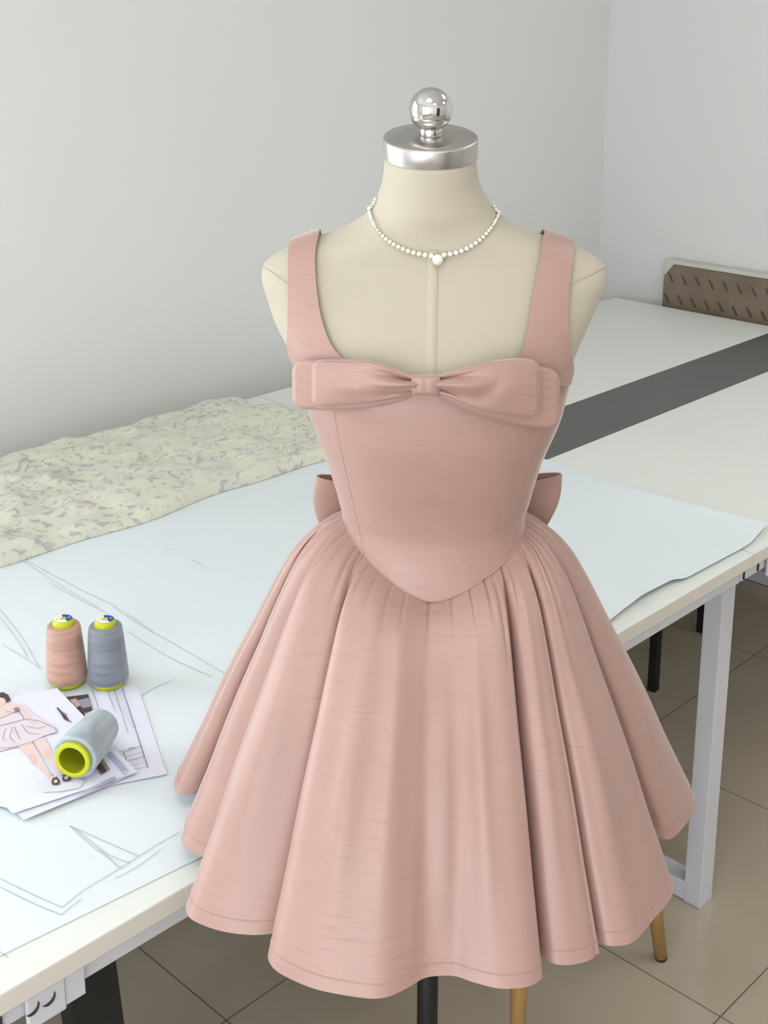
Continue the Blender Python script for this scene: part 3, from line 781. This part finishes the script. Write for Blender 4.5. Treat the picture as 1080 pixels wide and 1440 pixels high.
# spec sheet at right, lowest
zB = SZ+0.0006
B1, B2 = onz(193, 963, zB), onz(235, 1090, zB); dB = (B2-B1).normalized(); nB = Vector((dB.y, -dB.x, 0))
if nB.x > 0: nB = -nB
spec = sheet_thing('spec_sheet', 'printed sheet with ruled table and small photos, under the grey blue cone', [B1, B2, B2+nB*0.20, B1+nB*0.20], zB, lambda a, b: 0.0015*max(0, a-0.8)*5*(1-b))
bm = NB(); z = zB+0.0022
ms = [M['ink'], M['photo_dark'], M['photo_mid'], M['photo_skin'], M['photo_brown'], M['photo_blue'], M['brush']]
line_px(bm, [(172, 967), (208, 1079)], z, 0.0008, 0); line_px(bm, [(150, 969), (162, 999)], z, 0.0006, 0); line_px(bm, [(160, 968), (180, 1030)], z, 0.0005, 0); line_px(bm, [(130, 970), (141, 1003)], z, 0.0007, 0)
for k in range(22):
    f = k/21; x1, y1 = 150+f*36, 971+f*52; line_px(bm, [(x1, y1), (max(x1+22-f*18, x1+6), y1-2)], z, 0.00035, 0)
for k in range(5):
    f = k/4; line_px(bm, [(174+f*16, 1058+f*24), (200+f*8, 1050+f*28)], z, 0.0005, 0)
line_px(bm, [(164, 1058), (198, 1049)], z, 0.0006, 0); line_px(bm, [(173, 1056), (178, 1070)], z, 0.0006, 0); line_px(bm, [(178, 1070), (204, 1063)], z, 0.0005, 0)
line_px(bm, [(181, 1053), (191, 1051)], z, 0.0014, 0); line_px(bm, [(188, 1081), (192, 1080)], z, 0.0012, 0)
poly_px(bm, [(92, 980), (124, 976), (131, 1002), (108, 1012)], z, 1); poly_px(bm, [(108, 985), (125, 981), (129, 993), (116, 996)], z+.0002, 2); poly_px(bm, [(98, 984), (107, 982), (113, 992), (106, 996)], z+.0002, 3)
poly_px(bm, [(118, 1003), (130, 1000), (132, 1006), (122, 1010)], z+.0002, 3)
part('printing', bm, ms, spec, smooth=False)
# sheet below the drawing
zC = SZ+0.0040
c2 = quad_sheet(onz(33, 1153, zC), onz(194, 1087, zC), 0.26, zC); sheet_thing('design_sheet', 'white sheet peeking out below the bottom edge of the fashion drawing', c2, zC, lambda a, b: 0.003*max(0, a-0.6)**2*6*(1-b))
zD = SZ+0.0075
c3 = quad_sheet(onz(-40, 1122, zD), onz(8, 1139, zD), 0.18, zD); sheet_thing('design_sheet', 'white sheet peeking out left of the fashion drawing at the photo edge', [onz(-80, 1110, zC), onz(8, 1137, zC), onz(8, 1070, zC), onz(-80, 1050, zC)], zC+0.0012)
# the drawing, on top, its right side gently curled
zA = SZ+0.0065
a_, b_ = onz(18, 1144, zA), onz(193, 1086, zA)
cA = [a_, b_, onz(80, 968, zA), onz(-120, 1006, zA)]
draw = sheet_thing('fashion_drawing', 'sheet with watercolour drawing of a pink dress, topmost of the papers', cA, zA, lambda a, b: 0.0008*max(0, a-0.55)**2*4)
bm = NB(); z = zA+0.0012
ms = [M['ink'], M['skin'], M['hair'], M['gown'], M['gown_line'], M['shoe'], M['wash'], M['brush'], M['blush'], M['photo_brown'], M['photo_dark'], M['photo_blue']]
poly_px(bm, [(50, 1102), (70, 1090), (98, 1092), (120, 1097), (112, 1108), (85, 1113), (60, 1114)], z, 6)
poly_px(bm, [(22, 1046), (45, 1043), (58, 1066), (70, 1085), (76, 1094), (71, 1098), (62, 1087), (45, 1070)], z+.0003, 1)
poly_px(bm, [(46, 1042), (62, 1036), (74, 1058), (80, 1075), (88, 1088), (83, 1093), (75, 1080), (60, 1063)], z+.0004, 1)
poly_px(bm, [(38, 1060), (48, 1060), (52, 1070), (46, 1074)], z+.0006, 8); poly_px(bm, [(60, 1056), (68, 1052), (72, 1060), (66, 1064)], z+.0006, 8)
poly_px(bm, [(-6, 1000), (18, 988), (36, 992), (50, 1006), (78, 1022), (80, 1030), (64, 1034), (40, 1046), (16, 1052), (-6, 1058)], z+.0002, 3)
poly_px(bm, [(-6, 994), (4, 988), (20, 989), (30, 998), (26, 1004), (-6, 1012)], z+.0003, 1); poly_px(bm, [(22, 990), (32, 994), (44, 1010), (52, 1018), (46, 1020), (32, 1006)], z+.0005, 1)
poly_px(bm, [(-4, 980), (6, 978), (8, 988), (0, 994), (-6, 992)], z+.0006, 1)
poly_px(bm, [(-6, 976), (4, 973), (12, 977), (15, 984), (10, 988), (6, 982), (-2, 980)], z+.0008, 2)
poly_px(bm, [(-6, 1014), (26, 1000), (34, 1010), (30, 1014), (-6, 1022)], z+.0006, 3)
for ln in ([(-6, 1012), (10, 1006), (26, 1000)], [(-4, 1021), (16, 1016), (34, 1011)], [(26, 1000), (34, 1011)], [(34, 1011), (56, 1014), (78, 1024)], [(78, 1024), (78, 1030), (70, 1031)],
           [(8, 1024), (4, 1038), (10, 1042)], [(18, 1022), (14, 1036), (22, 1044)], [(20, 1022), (28, 1040)], [(30, 1018), (40, 1030), (56, 1032)], [(36, 1020), (52, 1024), (66, 1020)], [(-4, 1052), (20, 1050), (44, 1043), (64, 1034)], [(8, 1000), (26, 1003)]):
    line_px(bm, ln, z+.001, 0.0007, 4)
poly_px(bm, [(19, 996), (24, 994), (28, 997), (27, 1001), (21, 1001)], z+.001, 4)
for (cx_, cy_) in ((78, 1100), (93, 1095)):
    poly_px(bm, [(cx_-4, cy_-6), (cx_+2, cy_-8), (cx_+7, cy_-1), (cx_+5, cy_+3), (cx_-4, cy_+4), (cx_-6, cy_)], z+.0012, 5); poly_px(bm, [(cx_-2, cy_-3), (cx_+2, cy_-4), (cx_+3, cy_), (cx_-2, cy_+1)], z+.0014, 1)
for ln in ([(66, 1087), (72, 1086)], [(69, 1091), (76, 1090)], [(82, 1085), (88, 1084)]): line_px(bm, ln, z+.0014, 0.0006, 5)
poly_px(bm, [(132, 1075), (143, 1064), (155, 1082), (142, 1090)], z+.0003, 9); poly_px(bm, [(136, 1078), (142, 1072), (150, 1084), (143, 1088)], z+.0005, 10)
poly_px(bm, [(150, 1060), (156, 1056), (181, 1084), (175, 1089)], z+.0003, 11); poly_px(bm, [(173, 1085), (178, 1083), (181, 1085), (176, 1089)], z+.0005, 1)
# hand-written flourish
poly_px(bm, [(79, 995), (82, 995), (88, 1002), (94, 1008), (98, 1014), (96, 1014), (90, 1011), (86, 1004)], z+.001, 0)
line_px(bm, [(88, 1002), (92, 1004), (94, 1010), (101, 1016)], z+.0012, 0.0010, 0)
part('watercolour_print', bm, ms, draw, smooth=False)
# greyish lavender band near the drawing's bottom edge
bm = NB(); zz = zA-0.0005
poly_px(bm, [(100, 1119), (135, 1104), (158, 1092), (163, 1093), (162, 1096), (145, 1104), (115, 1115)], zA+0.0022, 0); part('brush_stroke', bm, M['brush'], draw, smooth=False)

# ------------------------------------------------------------------ thread cones
def spool_mesh(T, mat, root, sticker=True):
    bm = NB(); prof = [(0.0205, 0.007), (0.0255, 0.0068), (0.0272, 0.009), (0.0274, 0.013), (0.0262, 0.035), (0.0243, 0.060), (0.0228, 0.080), (0.0218, 0.0845), (0.0200, 0.0862), (0.012, 0.0862)]
    # fine winding ripples
    pr = []
    for (r0, z0), (r1, z1) in zip(prof[:-1], prof[1:]):
        n_ = 18 if z1-z0 > 0.015 else 2
        for k in range(n_): f = k/n_; pr.append((r0+(r1-r0)*f + (0.00018*math.sin(k*2.4) if n_ > 2 else 0), z0+(z1-z0)*f))
    pr.append(prof[-1]); lathe(bm, pr, T, 64, caps=False); part('thread', bm, mat, root)
    bm = NB()   # hollow core
    lathe(bm, [(0.0165, 0.0004), (0.0172, 0.0), (0.0215, 0.0), (0.0222, 0.001), (0.0218, 0.0072), (0.0185, 0.0075)], T, 64, caps=False)
    part('core', bm, M['plastic_green'], root)
    bm = NB(); lathe(bm, [(0.0165, 0.0004), (0.0160, 0.02), (0.0110, 0.085), (0.0, 0.086)], T, 64, caps=False); part('core_inside', bm, M['plastic_dark'], root)
    bm = NB(); lathe(bm, [(0.0138, 0.0845), (0.0144, 0.088), (0.0138, 0.0925), (0.0126, 0.0942), (0.010, 0.0945)], T, 48, caps=False); part('core_tip', bm, M['plastic_green'], root)
    bm = NB(); N = 48
    for k in range(N):
        a, b = 2*PI*k/N, 2*PI*(k+1)/N; am = (a+b)/2
        mi = 1 if (-0.25*PI < ((am+PI) % (2*PI))-PI < 0.62*PI) else 0
        for r0, r1, m_ in ((0.0042, 0.0118, mi), (0.0, 0.0042, 2)):
            q = [T @ Vector((r*math.cos(x), r*math.sin(x), 0.0948 if r > .004 else 0.0943)) for r, x in ((r0, a), (r1, a), (r1, b), (r0, b))]
            q = [q[1], q[2], q[0]] if r0 == 0 else q
            f = bm.faces.new([bm.verts.new(p) for p in q]); f.material_index = m_
    for (rx, ry, w_, h_, mi) in ((0.0075, 0.003, 0.003, 0.0016, 3), (-0.0072, -0.003, 0.003, 0.0014, 3), (-0.0066, 0.0035, 0.0026, 0.0012, 3)):
        q = [T @ Vector((rx+sx*w_/2, ry+sy*h_/2, 0.0950)) for sx, sy in ((-1, -1), (1, -1), (1, 1), (-1, 1))]
        f = bm.faces.new([bm.verts.new(p) for p in q]); f.material_index = 0 if rx > 0 else 3
    part('label_disc', bm, [M['label_white'], M['label_blue'], M['plastic_green'], M['label_mark']], root, smooth=False, label='round white and blue paper label')
SPZ = TZ+0.0030
for (px, py, mat, lab) in ((95, 959, 'thread_peach', 'peach pink thread cone standing on the table, left of the grey blue one'), (153, 960, 'thread_grey', 'grey blue thread cone standing upright on the printed sheet')):
    b_ = onz(px, py, SPZ); r_ = thing('thread_cone', lab, 'thread', (b_.x, b_.y, SPZ), 0, 'cones of sewing thread')
    spool_mesh(Matrix.Translation(Vector((b_.x, b_.y, SPZ))), M[mat], r_)
ZL = SZ+0.0100
pa_, pb_ = onz(101, 1070, ZL+0.0272), onz(150, 1012, ZL+0.024); ax = (pb_-pa_).normalized()
r_ = thing('thread_cone', 'light blue thread cone lying on its side on the papers', 'thread', (pa_.x, pa_.y, ZL), 0, 'cones of sewing thread')
spool_mesh(Matrix.Translation(pa_) @ ax.to_track_quat('Z', 'Y').to_matrix().to_4x4(), M['thread_light'], r_)

# ------------------------------------------------------------------ board leaning on the right wall
BU = WR-0.035
def onu(x, y, Uw): d = ray(x, y); return O + d*(Uw/d.dot(U))
tl = onu(935, 364, BU); tv = tl.dot(V); tz = tl.z
board = thing('wrapped_board', 'brown film wrapped board with padded corner leaning on the right wall', 'board', uv(BU+0.01, tv-0.5, 0.0), PHI)
wz = lambda v_: tz
bm = NB(); c_ = 0.030
outl = [(tv-0.006, 0.02), (tv-0.006, tz-0.010-c_), (tv-0.006-c_, tz-0.010), (tv-1.0, tz-0.010), (tv-1.0, 0.02)]
f1 = [bm.verts.new(uv(BU, a, b)) for a, b in outl]; f2 = [bm.verts.new(uv(BU+0.025, a, b)) for a, b in outl]
bm.faces.new(f1); bm.faces.new(f2[::-1])
for k in range(5): bm.faces.new((f1[k], f2[k], f2[(k+1) % 5], f1[(k+1) % 5]))
bmesh.ops.recalc_face_normals(bm, faces=bm.faces[:]); part('panel', bm, M['film'], board, False)
bm = NB(); add_box(bm, BU-0.002, BU+0.028, tv-0.035, tv+0.002, tz-0.05, tz); o = part('corner_pad', bm, M['foam'], board, False, label='cream foam corner pad'); mod_bevel(o, 0.004, 3)
# cut of the pad is hidden behind the film: film triangle in front
bm = NB()
add_box(bm, BU-0.004, BU-0.0022, tv-1.0, tv-0.033, 0.02, tz-0.013)
part('film_face', bm, M['film'], board, False)
bm = NB()
q = [(tv-0.002, tz-0.05), (tv-0.033, tz-0.013), (tv-0.034, tz-0.05)]
for dd in (BU-0.004, BU-0.0022):
    pass
pa3 = [bm.verts.new(uv(BU-0.0040, a, b)) for a, b in q]; pb3 = [bm.verts.new(uv(BU-0.0022, a, b)) for a, b in q]
bm.faces.new(pa3); bm.faces.new(pb3[::-1])
for k in range(3): bm.faces.new((pa3[k], pb3[k], pb3[(k+1) % 3], pa3[(k+1) % 3]))
add_box(bm, BU-0.004, BU-0.0022, tv-0.034, tv-0.002, 0.02, tz-0.05)
bmesh.ops.recalc_face_normals(bm, faces=bm.faces[:]); part('film_face', bm, M['film'], board, False)
bm = NB(); add_box(bm, BU-0.003, BU+0.028, tv-1.0, tv-0.03, tz-0.012, tz); o = part('edge_trim', bm, M['foam'], board, False); mod_bevel(o, 0.002)
bm = NB()
for r_i, (dz, sh) in enumerate(((-0.052, 0.0), (-0.118, 0.010), (-0.184, 0.02))):
    for k in range(16):
        vv_ = tv-0.026-0.046*k+0.0; zz = tz+dz + random.uniform(-.002, .002)
        q = [(vv_+0.012+sh, zz+0.015), (vv_+0.003+sh, zz+0.013), (vv_-0.013+sh, zz-0.012), (vv_-0.005+sh, zz-0.015)]
        bm.faces.new([bm.verts.new(uv(BU-0.0046, a, b)) for a, b in q])
part('film_marks', bm, M['film_mark'], board, False)

# ------------------------------------------------------------------ stool behind the dress and black furniture under the tables
st = thing('stool', 'wooden legged stool standing behind the dress, only its legs in sight', 'stool', (0.232, 1.97, 0), 0)
SC = Vector((0.232, 1.97, 0))
for f_ in ((0.493, 1.954), (0.212, 1.71), (0.249, 2.233), (-0.03, 1.99)):
    F = Vector((f_[0], f_[1], 0)); T_ = F.lerp(SC, 0.26); T_.z = 0.43
    lg = part('leg', tube(NB(), [F+(T_-F)*0.012, F+(T_-F)*0.3, F+(T_-F)*0.7, T_], [0.0115, 0.0135, 0.0165, 0.018], 20), M['wood'], st)
    part('leg_tip', tube(NB(), [F+(T_-F)*0.001, F+(T_-F)*0.013], [0.0105, 0.0118], 20), M['black'], lg)
bm = NB(); lathe(bm, [(0.15, 0.425), (0.17, 0.43), (0.175, 0.445), (0.172, 0.458), (0.15, 0.464), (0.0, 0.462)], Matrix.Translation(SC), 48, caps=False); part('seat', bm, M['seat'], st)
# black metal stool under the right-hand table
bs = thing('metal_stool', 'black legged stool under the right hand table', 'stool', uv(2.72, 1.69, 0), PHI)
for a, b in ((2.518, 1.532), (2.872, 1.61), (2.53, 1.87), (2.90, 1.88)):
    o = part('leg', boxm(a, a+0.022, b, b+0.022, 0, 0.45), M['black'], bs, False); mod_bevel(o, 0.002)
o = part('seat', boxm(2.50, 2.93, 1.52, 1.91, 0.45, 0.48), M['black'], bs, False); mod_bevel(o, 0.012, 3)
# black flat-legged trestle under the left-hand end
tr = thing('trestle', 'black flat legged trestle under the near left end of the table', 'trestle', uv(0.6, 1.5, 0), PHI)
for (vb, vt) in ((0.99, 1.0), (1.86, 1.84)):
    bm = NB()
    q0 = [(0.598, vb), (0.662, vb), (0.662, vb+0.025), (0.598, vb+0.025)]; q1 = [(0.566, vt), (0.624, vt), (0.624, vt+0.025), (0.566, vt+0.025)]
    grid(bm, [[uv(a, b, 0.0) for a, b in q0], [uv(a, b, 0.685) for a, b in q1]], closed_v=True)
    bm.verts.ensure_lookup_table(); bm.faces.new([bm.verts[i] for i in (3, 2, 1, 0)]); bm.faces.new([bm.verts[i] for i in (4, 5, 6, 7)])
    o = part('leg', bm, M['black'], tr, False); mod_bevel(o, 0.0015)
part('top_bar', boxm(0.57, 0.605, 1.02, 1.84, 0.655, 0.685), M['black'], tr, False)
